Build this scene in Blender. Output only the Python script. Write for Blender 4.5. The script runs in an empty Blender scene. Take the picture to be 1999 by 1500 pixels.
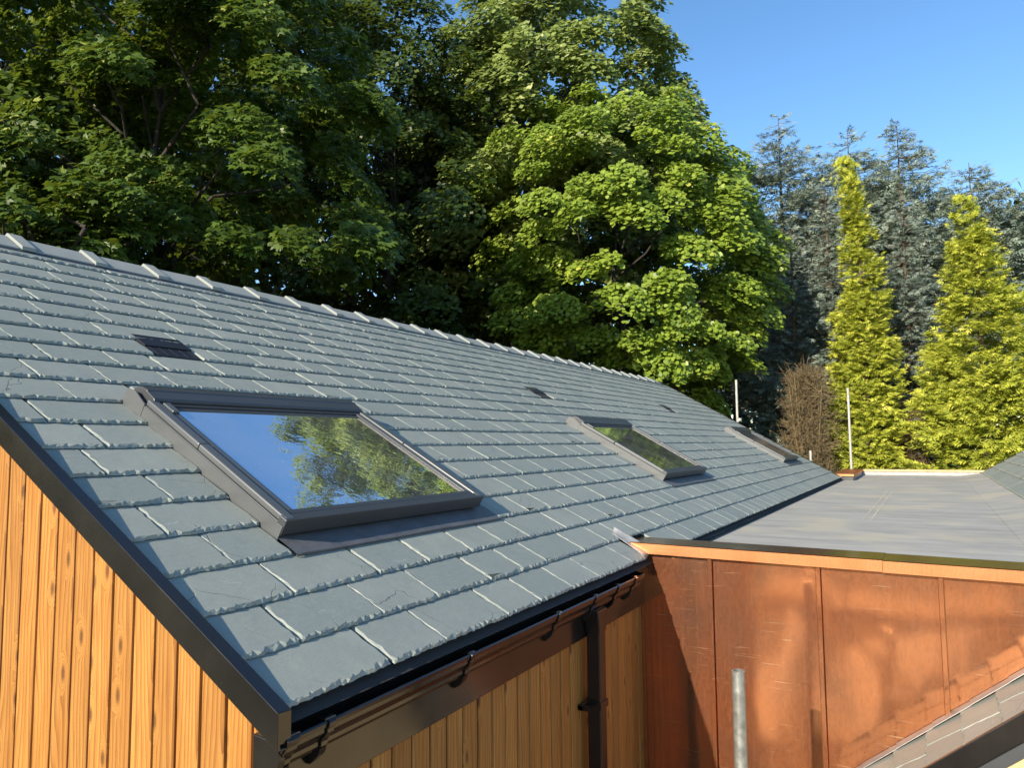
import bpy, math, random
import numpy as np
from mathutils import Matrix, Vector

random.seed(7)
RNG = np.random.default_rng(7)
SC = bpy.context.scene
COL = SC.collection
R = math.radians

# ------------------------------------------------------------------ camera
F = Vector((0.86889464, 0.48828146, 0.08126081))
CAM = Vector((-1.4525, -1.4915, 0.6944))
ROLL = -0.0085341
r0 = Vector((F.y, -F.x, 0)).normalized()
u0 = r0.cross(F)
CR = (math.cos(ROLL) * r0 + math.sin(ROLL) * u0)
CU = (-math.sin(ROLL) * r0 + math.cos(ROLL) * u0)
cd = bpy.data.cameras.new('camera')
cd.sensor_width = 36.0
cd.lens = 1444.2 / 1999 * 36
cd.clip_end = 2000
cd.clip_start = 0.02
cam = bpy.data.objects.new('camera', cd)
COL.objects.link(cam)
cam.matrix_world = Matrix(((CR.x, CU.x, -F.x, CAM.x), (CR.y, CU.y, -F.y, CAM.y),
                           (CR.z, CU.z, -F.z, CAM.z), (0, 0, 0, 1)))
SC.camera = cam

# ------------------------------------------------------------------ light
SUN = Vector((-3.0, 0.42, 1.33)).normalized()          # towards the sun
SUN_EL = math.asin(SUN.z)
w = bpy.data.worlds.new('World')
SC.world = w
w.use_nodes = True
wn = w.node_tree
bg = wn.nodes['Background']
sky = wn.nodes.new('ShaderNodeTexSky')
sky.sky_type = 'NISHITA'
sky.sun_disc = False
sky.sun_elevation = SUN_EL
sky.sun_rotation = math.atan2(SUN.x, SUN.y)
sky.air_density = 1.0
sky.dust_density = 0.2
sky.ozone_density = 2.0
sky.altitude = 200
bg.inputs['Strength'].default_value = 0.122
hs = wn.nodes.new('ShaderNodeHueSaturation')
hs.inputs['Saturation'].default_value = 1.18
wn.links.new(sky.outputs[0], hs.inputs['Color'])
wn.links.new(hs.outputs[0], bg.inputs['Color'])
sl = bpy.data.lights.new('sun', 'SUN')
sl.energy = 4.2
sl.angle = R(0.53)
sl.color = (1.0, 0.87, 0.68)
so = bpy.data.objects.new('sun', sl)
COL.objects.link(so)
so.rotation_euler = (-SUN).to_track_quat('-Z', 'Y').to_euler()
so.location = (-20, 0, 20)
SC.view_settings.view_transform = 'Standard'
SC.view_settings.look = 'None'
SC.view_settings.exposure = 1.0
SC.view_settings.gamma = 1.0
SC.cycles.max_bounces = 8
SC.cycles.transparent_max_bounces = 12
SC.cycles.use_denoising = True

# ------------------------------------------------------------------ helpers
TH = 0.516191542                      # pitch of the slate roof, 29.6 degrees
CT, ST = math.cos(TH), math.sin(TH)


def RP(u, s, h=0.0):
    return (u, s * CT - h * ST, s * ST + h * CT)


def tag(o, label=None, cat=None, group=None, kind=None):
    if label: o['label'] = label
    if cat: o['category'] = cat
    if group: o['group'] = group
    if kind: o['kind'] = kind
    return o


def empty(name, loc, label, cat, group=None):
    o = bpy.data.objects.new(name, None)
    o.empty_display_size = 0.2
    COL.objects.link(o)
    o.location = loc
    return tag(o, label, cat, group)


class MB:
    """collects faces, then links them as one mesh object"""
    def __init__(self):
        self.v, self.f, self.m = [], [], []

    def face(self, pts, mi=0):
        n = len(self.v)
        self.v += [tuple(p) for p in pts]
        self.f.append(tuple(range(n, n + len(pts))))
        self.m.append(mi)

    def hexa(self, P, mi=0):
        """P: 8 points, bottom ring 0-3 counter-clockwise seen from above, top ring 4-7"""
        n = len(self.v)
        self.v += [tuple(p) for p in P]
        for q in ((3, 2, 1, 0), (4, 5, 6, 7), (0, 1, 5, 4), (1, 2, 6, 5), (2, 3, 7, 6), (3, 0, 4, 7)):
            self.f.append(tuple(n + i for i in q))
            self.m.append(mi)

    def box(self, x0, x1, y0, y1, z0, z1, fn=None, mi=0):
        P = [(x0, y0, z0), (x1, y0, z0), (x1, y1, z0), (x0, y1, z0),
             (x0, y0, z1), (x1, y0, z1), (x1, y1, z1), (x0, y1, z1)]
        if fn: P = [fn(*p) for p in P]
        self.hexa(P, mi)

    def prism(self, prof, a0, a1, fn, cap=True, mi=0):
        """profile points (p,q) extruded along a; fn(a,p,q)->xyz"""
        n = len(self.v); k = len(prof)
        self.v += [tuple(fn(a0, *p)) for p in prof] + [tuple(fn(a1, *p)) for p in prof]
        for i in range(k):
            j = (i + 1) % k
            self.f.append((n + i, n + j, n + k + j, n + k + i)); self.m.append(mi)
        if cap:
            self.f.append(tuple(n + i for i in range(k))[::-1]); self.m.append(mi)
            self.f.append(tuple(n + k + i for i in range(k))); self.m.append(mi)

    def tube(self, p0, p1, r, n=16, r1=None, cap=True, mi=0):
        p0, p1 = Vector(p0), Vector(p1)
        d = (p1 - p0).normalized()
        a = d.orthogonal().normalized(); b = d.cross(a)
        if r1 is None: r1 = r
        k = len(self.v)
        for p, rr in ((p0, r), (p1, r1)):
            for i in range(n):
                t = 2 * math.pi * i / n
                self.v.append(tuple(p + a * (rr * math.cos(t)) + b * (rr * math.sin(t))))
        for i in range(n):
            j = (i + 1) % n
            self.f.append((k + i, k + j, k + n + j, k + n + i)); self.m.append(mi)
        if cap:
            self.f.append(tuple(k + i for i in range(n))[::-1]); self.m.append(mi)
            self.f.append(tuple(k + n + i for i in range(n))); self.m.append(mi)

    def mesh(self, name, mats, fix=True):
        me = bpy.data.meshes.new(name)
        me.from_pydata(self.v, [], self.f)
        if not isinstance(mats, (list, tuple)): mats = [mats]
        for m in mats: me.materials.append(m)
        if len(mats) > 1: me.polygons.foreach_set('material_index', self.m)
        if fix:
            import bmesh
            bm = bmesh.new(); bm.from_mesh(me)
            bmesh.ops.recalc_face_normals(bm, faces=bm.faces)
            bm.to_mesh(me); bm.free()
        me.update()
        return me

    def build(self, name, mats, parent=None, bevel=0.0, smooth=False):
        return link(name, self.mesh(name, mats), parent, bevel, smooth)


def link(name, me, parent=None, bevel=0.0, smooth=False):
    o = bpy.data.objects.new(name, me)
    COL.objects.link(o)
    if parent is not None:
        o.parent = parent
        if parent.type == 'EMPTY':          # meshes are written in world coordinates
            o.location = -Vector(parent.location)
    if bevel:
        b = o.modifiers.new('bevel', 'BEVEL'); b.width = bevel; b.segments = 2; b.limit_method = 'ANGLE'
    if smooth:
        me.polygons.foreach_set('use_smooth', [True] * len(me.polygons))
    return o


def fast_mesh(name, V, nper, polys, mat_, rnd=None):
    """V: (n, k, 3) copies of a template of k vertices; polys: list of index tuples in the template"""
    n, k, _ = V.shape
    me = bpy.data.meshes.new(name)
    me.vertices.add(n * k)
    me.vertices.foreach_set('co', V.reshape(-1).astype(np.float32))
    lens = np.array([len(p) for p in polys]); tpl = np.concatenate([np.array(p) for p in polys])
    L = (np.arange(n)[:, None] * k + tpl[None, :]).reshape(-1)
    me.loops.add(len(L)); me.loops.foreach_set('vertex_index', L.astype(np.int32))
    tot = np.tile(lens, n); st = np.concatenate([[0], np.cumsum(tot)[:-1]])
    me.polygons.add(len(tot))
    me.polygons.foreach_set('loop_start', st.astype(np.int32))
    me.polygons.foreach_set('loop_total', tot.astype(np.int32))
    if rnd is not None:
        at = me.attributes.new('rnd', 'FLOAT', 'FACE')
        at.data.foreach_set('value', np.repeat(rnd, len(polys)).astype(np.float32))
    me.materials.append(mat_)
    me.update(calc_edges=True)
    return me


# ------------------------------------------------------------------ materials
class NT:
    def __init__(self, name):
        self.m = bpy.data.materials.new(name); self.m.use_nodes = True
        self.t = self.m.node_tree
        self.b = self.t.nodes['Principled BSDF']; self.out = self.t.nodes['Material Output']

    def n(self, typ, ins=None, **kw):
        nd = self.t.nodes.new('ShaderNode' + typ)
        for k, v in kw.items(): setattr(nd, k, v)
        for k, v in (ins or {}).items(): self.set(nd.inputs[k], v)
        return nd

    def set(self, sock, v):
        if isinstance(v, bpy.types.NodeSocket): self.t.links.new(v, sock)
        elif isinstance(v, bpy.types.Node): self.t.links.new(v.outputs[0], sock)
        else:
            if sock.type == 'RGBA' and len(v) == 3: v = (*v, 1)
            sock.default_value = v

    def math(self, op, a, b=0.0, c=0.0, clamp=False):
        nd = self.n('Math', {0: a, 1: b, 2: c}, operation=op); nd.use_clamp = clamp
        return nd.outputs[0]

    def mix(self, f, a, b, blend='MIX'):
        nd = self.t.nodes.new('ShaderNodeMix'); nd.data_type = 'RGBA'; nd.blend_type = blend
        self.set(nd.inputs[0], f); self.set(nd.inputs[6], a); self.set(nd.inputs[7], b)
        return nd.outputs[2]

    def ramp(self, f, *stops, interp='LINEAR'):
        nd = self.n('ValToRGB', {0: f}); e = nd.color_ramp.elements; nd.color_ramp.interpolation = interp
        while len(e) < len(stops): e.new(0.5)
        for el, (p, c) in zip(e, stops):
            el.position = p; el.color = (*c, 1) if len(c) == 3 else c
        return nd.outputs[0]

    def mr(self, v, a, b, c=0.0, d=1.0):
        return self.n('MapRange', {0: v, 1: a, 2: b, 3: c, 4: d}).outputs[0]

    def coord(self, scale=(1, 1, 1), kind='Object', offset=None):
        tc = self.n('TexCoord').outputs[kind]
        if offset is not None:
            tc = self.n('VectorMath', {0: tc, 1: offset}, operation='ADD').outputs[0]
        return self.n('Mapping', {0: tc, 3: scale}).outputs[0]

    def noise(self, vec, scale=5.0, detail=4.0, rough=0.55, dist=0.0):
        return self.n('TexNoise', {'Vector': vec, 'Scale': scale, 'Detail': detail, 'Roughness': rough,
                                   'Distortion': dist}).outputs[0]

    def bump(self, h, strength=0.3, dist=0.01):
        nd = self.n('Bump', {'Height': h, 'Strength': strength, 'Distance': dist})
        self.t.links.new(nd.outputs[0], self.b.inputs['Normal'])
        return nd

    def p(self, **kw):
        for k, v in kw.items(): self.set(self.b.inputs[k.replace('_', ' ')], v)
        return self.m


def obj_random(t, k=37.0):
    """a vector offset that differs from object to object"""
    r = t.n('ObjectInfo').outputs['Random']
    a = t.n('Attribute', attribute_name='rnd').outputs['Fac']
    r = t.math('ADD', r, a)
    return r, t.n('CombineXYZ', {0: t.math('MULTIPLY', r, k), 1: t.math('MULTIPLY', r, k * 1.7),
                                 2: t.math('MULTIPLY', r, k * 0.6)}).outputs[0]


def m_slate():
    t = NT('slate')
    r, off = obj_random(t)
    c = t.coord(offset=off)
    big = t.noise(c, 6, 3)
    fine = t.noise(t.coord((30, 120, 30), offset=off), 1.0, 5, 0.7)
    grain = t.noise(c, 160, 3, 0.7)
    base = t.mix(t.mr(big, 0.3, 0.7), (0.238, 0.266, 0.236), (0.292, 0.316, 0.278))
    base = t.mix(t.math('MULTIPLY', t.mr(t.math('FRACT', t.math('MULTIPLY', r, 13.7)), 0, 1), 0.85), base, (0.198, 0.232, 0.212))
    base = t.mix(t.mr(fine, 0.35, 0.75, 0, 0.35), base, (0.35, 0.365, 0.335))
    # pale scuffs and dust
    sc = t.noise(t.coord((9, 34, 9), offset=off), 1.0, 6, 0.75, 0.6)
    base = t.mix(t.mr(sc, 0.62, 0.74, 0, 0.55), base, (0.50, 0.51, 0.49))
    # hairline cracks
    wv = t.n('VectorMath', {0: c, 1: t.n('VectorMath', {0: t.n('TexNoise', {'Vector': c, 'Scale': 9.0, 'Detail': 4.0}).outputs['Color'],
                                                       'Scale': 0.06}, operation='SCALE').outputs[0]}, operation='ADD').outputs[0]
    vo = t.n('TexVoronoi', {'Vector': wv, 'Scale': 3.3}, feature='DISTANCE_TO_EDGE').outputs['Distance']
    crack = t.math('MULTIPLY', t.mr(vo, 0.002, 0.006, 1, 0), t.mr(t.noise(c, 2.3, 1), 0.54, 0.60))
    base = t.mix(t.math('MULTIPLY', crack, 0.42), base, (0.05, 0.06, 0.065))
    hh = t.math('ADD', t.math('MULTIPLY', grain, 0.25), t.math('ADD', t.math('MULTIPLY', fine, 0.5), t.math('MULTIPLY', crack, -0.8)))
    hh = t.math('ADD', hh, t.math('MULTIPLY', big, 1.2))
    t.bump(hh, 0.5, 0.004)
    return t.p(Base_Color=base, Roughness=t.mr(grain, 0.3, 0.7, 0.5, 0.68), Specular_IOR_Level=0.4)


def m_ridge():
    t = NT('ridge clay')
    c = t.coord()
    b = t.mix(t.mr(t.noise(c, 5), 0.3, 0.7), (0.235, 0.258, 0.245), (0.28, 0.30, 0.28))
    g = t.noise(c, 220, 2)
    t.bump(g, 0.15, 0.002)
    return t.p(Base_Color=b, Roughness=0.7)


def m_plain(name, col, rough=0.5, metal=0.0, var=0.12, scale=8.0, bump=0.0, bscale=120.0, spec=0.5, coat=0.0):
    t = NT(name)
    c = t.coord()
    n = t.noise(c, scale, 5, 0.6)
    lo = tuple(x * (1 - var) for x in col); hi = tuple(min(1, x * (1 + var)) for x in col)
    b = t.mix(t.mr(n, 0.3, 0.7), lo, hi)
    if bump: t.bump(t.noise(c, bscale, 4), bump, 0.003)
    t.p(Base_Color=b, Roughness=t.mr(n, 0.3, 0.7, rough * 0.9, min(1, rough * 1.12)), Metallic=metal, Specular_IOR_Level=spec)
    if coat: t.p(Coat_Weight=coat, Coat_Roughness=0.05)
    return t.m


def m_black():
    """black-brown gloss plastic with dust specks"""
    t = NT('black plastic')
    c = t.coord(kind='Object')
    dust = t.noise(c, 90, 3, 0.8)
    film = t.noise(c, 4, 4)
    b = t.mix(t.mr(film, 0.35, 0.7, 0, 0.5), (0.010, 0.009, 0.009), (0.022, 0.019, 0.016))
    b = t.mix(t.mr(dust, 0.70, 0.78, 0, 0.35), b, (0.30, 0.28, 0.25))
    return t.p(Base_Color=b, Roughness=t.mr(film, 0.3, 0.7, 0.10, 0.26), Specular_IOR_Level=0.5)


def m_board(name, sat):
    """stained pine: grain along local Z, knots"""
    t = NT(name)
    r, off = obj_random(t, 61.0)
    tc = t.n('VectorMath', {0: t.n('TexCoord').outputs['Object'], 1: off}, operation='ADD').outputs[0]
    # knots: sparse cells stretched along the board
    kx = t.n('SeparateXYZ', {0: tc})
    kv = t.n('CombineXYZ', {0: t.math('MULTIPLY', kx.outputs[1], 13.0), 1: t.math('MULTIPLY', kx.outputs[2], 5.0)}).outputs[0]
    vn = t.n('TexVoronoi', {'Vector': kv, 'Scale': 1.0, 'Randomness': 1.0}, feature='F1', voronoi_dimensions='2D')
    kd = vn.outputs['Distance']
    pick = t.math('GREATER_THAN', t.n('SeparateColor', {0: vn.outputs['Color']}).outputs[0], 0.66)
    knot = t.math('MULTIPLY', t.mr(kd, 0.05, 0.40, 1, 0), pick)
    warp = t.math('MULTIPLY', t.math('POWER', knot, 1.6), 1.1)
    sx = t.n('SeparateXYZ', {0: tc})
    acr = t.math('ADD', sx.outputs[0], sx.outputs[1])
    lowf = t.noise(t.n('Mapping', {0: tc, 3: (6, 6, 0.9)}).outputs[0], 1.0, 2)
    ph = t.math('ADD', t.math('MULTIPLY', acr, 25.0), t.math('ADD', t.math('MULTIPLY', lowf, 3.6), t.math('MULTIPLY', warp, 2.6)))
    ring = t.math('FRACT', t.math('MULTIPLY', ph, 2.0))
    ring = t.math('POWER', ring, 2.2)
    fine = t.noise(t.n('Mapping', {0: tc, 3: (150, 150, 4)}).outputs[0], 1.0, 4, 0.7)
    blot = t.noise(t.n('Mapping', {0: tc, 3: (9, 9, 1.6)}).outputs[0], 1.0, 4, 0.6)
    if sat:
        A, B, C, K = (0.385, 0.165, 0.034), (0.190, 0.067, 0.012), (0.48, 0.240, 0.062), (0.085, 0.034, 0.013)
    else:
        A, B, C, K = (0.70, 0.300, 0.058), (0.52, 0.195, 0.034), (0.70, 0.33, 0.080), (0.13, 0.046, 0.012)
    b = t.mix(t.mr(blot, 0.35, 0.68), A, C)
    b = t.mix(t.math('MULTIPLY', ring, 0.80), b, B)
    b = t.mix(t.mr(fine, 0.45, 0.72, 0, 0.70), b, B)
    core = t.math('MULTIPLY', t.mr(kd, 0.06, 0.17, 1, 0), pick)
    b = t.mix(t.math('MULTIPLY', core, 0.8), b, K)
    halo = t.math('MULTIPLY', t.math('MULTIPLY', t.mr(kd, 0.10, 0.22, 0, 1), t.mr(kd, 0.22, 0.42, 1, 0)), pick)
    b = t.mix(t.math('MULTIPLY', halo, 0.30), b, C)
    tone = t.mr(t.math('FRACT', t.math('MULTIPLY', r, 29.3)), 0, 1, 0.86, 1.1)
    b = t.mix(1.0, b, t.n('CombineColor', {0: tone, 1: tone, 2: tone}).outputs[0], 'MULTIPLY')
    t.bump(t.math('ADD', t.math('MULTIPLY', ring, -0.6), t.math('MULTIPLY', fine, 0.6)), 0.25, 0.002)
    return t.p(Base_Color=b, Roughness=0.55, Specular_IOR_Level=0.35)


def m_copper(name, rough, dull, top=False):
    t = NT(name)
    c = t.coord()
    cl = t.noise(c, 2.2, 5, 0.6, 0.4)
    sp = t.noise(c, 130, 3, 0.75)
    br = t.noise(t.coord((90, 90, 3.5)), 1.0, 4, 0.7)
    b = t.mix(t.mr(cl, 0.35, 0.68), (0.52, 0.160, 0.048), (0.62, 0.215, 0.075))
    b = t.mix(t.math('MULTIPLY', t.mr(cl, 0.42, 0.72), dull), b, (0.27, 0.105, 0.045))
    sp2 = t.noise(t.coord((95, 95, 40)), 1.0, 3, 0.65)
    b = t.mix(t.mr(sp2, 0.46, 0.60, 0, 0.42), b, (0.15, 0.048, 0.020))
    b = t.mix(t.mr(sp, 0.62, 0.74, 0, 0.3), b, (0.95, 0.60, 0.38))
    b = t.mix(t.mr(br, 0.55, 0.8, 0, 0.35), b, (0.80, 0.45, 0.27))
    # fine pale scratches, mostly across
    s1 = t.noise(t.coord((3, 3.5, 150)), 1.0, 3, 0.6, 0.8)
    s2 = t.noise(c, 3.1, 2)
    scr = t.math('MULTIPLY', t.mr(s1, 0.645, 0.69), t.mr(s2, 0.46, 0.58))
    b = t.mix(t.math('MULTIPLY', scr, 0.7), b, (0.92, 0.66, 0.45))
    fl = t.n('TexVoronoi', {'Vector': c, 'Scale': 38.0}).outputs['Distance']
    b = t.mix(t.mr(fl, 0.05, 0.085, 0.55, 0), b, (0.9, 0.62, 0.42))
    if top:
        b = t.mix(t.mr(t.noise(c, 3.0, 4), 0.4, 0.65, 0.25, 0.75), b, (0.30, 0.21, 0.11))  # olive-brown mottling mixed over the top sheet
    rr = t.math('ADD', t.mr(cl, 0.3, 0.7, rough * 0.85, rough * 1.15), t.math('MULTIPLY', sp, 0.06))
    wav = t.noise(t.coord((1.0, 2.2, 1.4)), 1.0, 2)
    t.bump(t.math('ADD', t.math('MULTIPLY', wav, 2.0), t.math('MULTIPLY', sp, 0.02)), 0.12, 0.02)
    if top:
        return t.p(Base_Color=b, Roughness=rr, Metallic=0.95)
    t.p(Base_Color=t.mix(1.0, b, (0.46, 0.42, 0.38), 'MULTIPLY'), Roughness=0.5, Metallic=0.0)
    gl = t.n('BsdfGlossy', {'Color': t.mix(0.35, (0.95, 0.42, 0.18), b), 'Roughness': rr})
    for l in list(t.t.links):
        if l.to_socket == t.b.inputs['Normal']: t.t.links.new(l.from_socket, gl.inputs['Normal'])
    mx = t.n('MixShader', {0: t.mr(cl, 0.3, 0.7, 0.66, 0.48), 1: t.b.outputs[0], 2: gl.outputs[0]})
    t.t.links.new(mx.outputs[0], t.out.inputs[0])
    return t.m



def m_membrane():
    t = NT('roof membrane')
    c = t.coord()
    st = t.noise(t.coord((0.9, 0.35, 1)), 6.0, 6, 0.65, 0.3)
    st2 = t.noise(t.coord((5.0, 0.45, 1)), 1.0, 7, 0.72, 0.3)
    b = t.mix(t.mr(st, 0.35, 0.66), (0.30, 0.295, 0.265), (0.41, 0.395, 0.35))
    b = t.mix(t.mr(st2, 0.44, 0.64, 0, 0.42), b, (0.50, 0.485, 0.44))
    b = t.mix(t.mr(st2, 0.34, 0.46, 0.35, 0), b, (0.19, 0.20, 0.205))
    d = t.noise(c, 1.1, 3)
    b = t.mix(t.mr(d, 0.52, 0.64, 0, 0.65), b, (0.50, 0.45, 0.33))
    t.bump(t.math('ADD', t.noise(c, 60, 3), t.math('MULTIPLY', st2, 2)), 0.25, 0.004)
    return t.p(Base_Color=b, Roughness=0.62, Specular_IOR_Level=0.4)


def m_leaf(name, lo, hi, tip, trans=0.35, gloss=0.45, spec=0.5):
    t = NT(name)
    a = t.n('Attribute', attribute_name='rnd').outputs['Fac']
    b = t.ramp(a, (0.0, lo), (0.62, hi), (0.93, hi), (1.0, tip))
    t.p(Base_Color=b, Roughness=gloss, Specular_IOR_Level=spec)
    tr = t.n('BsdfTranslucent', {'Color': t.mix(0.4, b, (0.32, 0.40, 0.03))})
    mx = t.n('MixShader', {0: trans, 1: t.b.outputs[0], 2: tr.outputs[0]})
    t.t.links.new(mx.outputs[0], t.out.inputs[0])
    return t.m


def m_bark(name, a, b):
    t = NT(name)
    n = t.noise(t.coord((14, 14, 3)), 1.0, 5, 0.7)
    t.bump(n, 0.8, 0.03)
    return t.p(Base_Color=t.mix(t.mr(n, 0.3, 0.7), a, b), Roughness=0.9)


def m_glass():
    t = NT('window glass')
    t.t.nodes.remove(t.b)
    fr = t.n('Fresnel', {'IOR': 1.58})
    gl = t.n('BsdfGlossy', {'Color': (0.93, 0.96, 1.0), 'Roughness': 0.012})
    tr = t.n('BsdfTransparent', {'Color': (0.80, 0.86, 0.82)})
    wob = t.noise(t.coord(), 9.0, 3)
    bp = t.n('Bump', {'Height': wob, 'Strength': 0.16, 'Distance': 0.006})
    t.t.links.new(bp.outputs[0], gl.inputs['Normal'])
    mx = t.n('MixShader', {0: fr.outputs[0], 1: tr.outputs[0], 2: gl.outputs[0]})
    film = t.noise(t.coord(), 2.4, 5, 0.7)
    sp = t.n('TexVoronoi', {'Vector': t.coord(), 'Scale': 26.0}).outputs['Distance']
    dust = t.math('ADD', t.mr(film, 0.35, 0.75, 0.03, 0.12), t.mr(sp, 0.03, 0.07, 0.5, 0.0))
    df = t.n('BsdfDiffuse', {'Color': (0.62, 0.62, 0.60)})
    m2 = t.n('MixShader', {0: dust, 1: mx.outputs[0], 2: df.outputs[0]})
    t.t.links.new(m2.outputs[0], t.out.inputs[0])
    return t.m


def m_ground():
    t = NT('ground')
    c = t.coord()
    n = t.noise(c, 0.25, 6, 0.6)
    g = t.noise(c, 30, 4, 0.7)
    soil = t.mix(t.mr(g, 0.3, 0.7), (0.20, 0.155, 0.10), (0.30, 0.235, 0.155))
    grass = t.mix(t.mr(g, 0.3, 0.7), (0.035, 0.06, 0.015), (0.075, 0.11, 0.03))
    sx = t.n('SeparateXYZ', {0: c})
    site = t.math('MULTIPLY', t.mr(sx.outputs[0], 4.0, 5.0, 1, 0), t.mr(sx.outputs[1], 1.5, 2.5, 1, 0))
    b = t.mix(site, grass, soil)
    t.bump(g, 0.6, 0.05)
    return t.p(Base_Color=b, Roughness=0.95)


M = dict(
    slate=m_slate(), ridge=m_ridge(), black=m_black(),
    board=m_board('gable pine', True), board2=m_board('stained pine', True),  # gable and front boards share the same stain colours
    grey=m_plain('grey coated metal', (0.112, 0.120, 0.124), 0.36, 0.25, 0.06, 3.0, spec=0.5),
    greydark=m_plain('dark grey metal', (0.060, 0.065, 0.070), 0.38, 0.25, 0.08, 3.0),
    apron=m_plain('lead apron', (0.13, 0.135, 0.145), 0.5, 0.3, 0.2, 14.0, 0.5, 170.0),
    lead=m_plain('bright lead', (0.30, 0.305, 0.31), 0.42, 0.35, 0.2, 12.0, 0.25, 40.0),
    vent=m_plain('vent plastic', (0.012, 0.013, 0.018), 0.45, 0.0, 0.2),
    rubber=m_plain('rubber', (0.012, 0.012, 0.013), 0.5),
    copper=m_copper('copper sheet', 0.055, 0.95), copcap=m_copper('copper capping', 0.34, 0.25),
    coptop=m_copper('olive copper', 0.20, 0.5, True),
    memb=m_membrane(), glass=m_glass(),
    lining=m_plain('pale lining', (0.66, 0.62, 0.46), 0.5, 0, 0.06),
    dark=m_plain('dark deck', (0.03, 0.03, 0.03), 0.9),
    room=m_plain('room plaster', (0.45, 0.44, 0.40), 0.8),
    galv=m_plain('galvanised steel', (0.36, 0.37, 0.35), 0.42, 0.7, 0.3, 22.0, 0.2, 60.0),
    galvd=m_plain('weathered steel', (0.42, 0.41, 0.38), 0.6, 0.3, 0.25, 12.0),
    timber=m_plain('raw timber', (0.48, 0.36, 0.19), 0.7, 0, 0.2, 12.0),
    render=m_plain('sand render', (0.52, 0.40, 0.22), 0.9, 0, 0.25, 90.0, 0.8, 200.0),
    plank=m_plain('scaffold plank', (0.42, 0.33, 0.20), 0.8, 0, 0.25, 9.0),
    adhesive=m_plain('adhesive stain', (0.52, 0.47, 0.35), 0.7, 0, 0.3, 9.0), ground=m_ground(), slab=m_plain('pale slab', (0.62, 0.56, 0.46), 0.8, 0, 0.12),
    bark=m_bark('sycamore bark', (0.022, 0.019, 0.015), (0.055, 0.047, 0.038)),
    twig=m_bark('dead twig', (0.105, 0.078, 0.040), (0.23, 0.170, 0.085)),
    barkc=m_bark('conifer bark', (0.075, 0.055, 0.04), (0.16, 0.12, 0.09)),
    leafShadeA=m_leaf('sycamore leaf', (0.019, 0.044, 0.006), (0.088, 0.148, 0.019), (0.40, 0.44, 0.11)),  # shade put into the low greens, sunlit sprays into the pale end
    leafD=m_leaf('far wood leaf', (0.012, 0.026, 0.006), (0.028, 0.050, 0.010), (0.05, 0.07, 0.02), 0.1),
    leafShadeE=m_leaf('shade-darkened leaf', (0.014, 0.031, 0.005), (0.055, 0.092, 0.014), (0.22, 0.26, 0.06)),  # sycamore greens darkened to carry the shade on the rear trees
    leafSunB=m_leaf('sunny sycamore leaf', (0.085, 0.145, 0.016), (0.265, 0.365, 0.046), (0.50, 0.51, 0.10)),  # lighter copy of the sycamore leaf, sunlight put into its greens
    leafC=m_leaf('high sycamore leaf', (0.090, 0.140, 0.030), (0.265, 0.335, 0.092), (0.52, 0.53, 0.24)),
    gold=m_leaf('golden cypress spray', (0.20, 0.25, 0.035), (0.52, 0.55, 0.070), (0.78, 0.72, 0.14), 0.3, 0.6, 0.2),
    spruce=m_leaf('blue spruce needle', (0.110, 0.150, 0.125), (0.210, 0.265, 0.225), (0.34, 0.37, 0.31), 0.1, 0.6, 0.3),
    spruced=m_leaf('dark spruce needle', (0.120, 0.165, 0.130), (0.235, 0.290, 0.235), (0.30, 0.34, 0.26), 0.1, 0.6, 0.3),
)

# ------------------------------------------------------------------ ground
gm = MB()
NG = 24
for i in range(NG):
    for j in range(NG):
        a = [(-300 + 600 * (i + di) / NG, -300 + 600 * (j + dj) / NG, -2.7) for di, dj in ((0, 0), (1, 0), (1, 1), (0, 1))]
        gm.face(a)
gr = gm.build('ground', M['ground'])
tag(gr, kind='structure')
gm = MB()  # unseen pale slabs, added and shaped to mirror as bright patches in the copper
for poly in ([(-9.6, 1.25), (-9.6, 1.06), (-5.1, .42), (-1.67, .0), (-1.5, .44), (-2.3, .62)],
             [(-6.2, .15), (-7.1, -.90), (-8.3, -1.49), (-7.9, -1.95), (-4.83, -1.70), (-4.74, -1.49), (-3.15, -.93), (-2.23, -.76), (-2.14, -.31), (-4.2, -.02)]):
    gm.prism(poly, -2.72, -2.64, lambda a, p, q: (p, q, a))
pa = gm.build('unseen_slab', None or bpy.data.materials['pale slab'])
tag(pa, kind='structure')

# ------------------------------------------------------------------ slates
GA = 0.1957                                   # course gauge
S_CACHE = {}


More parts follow.
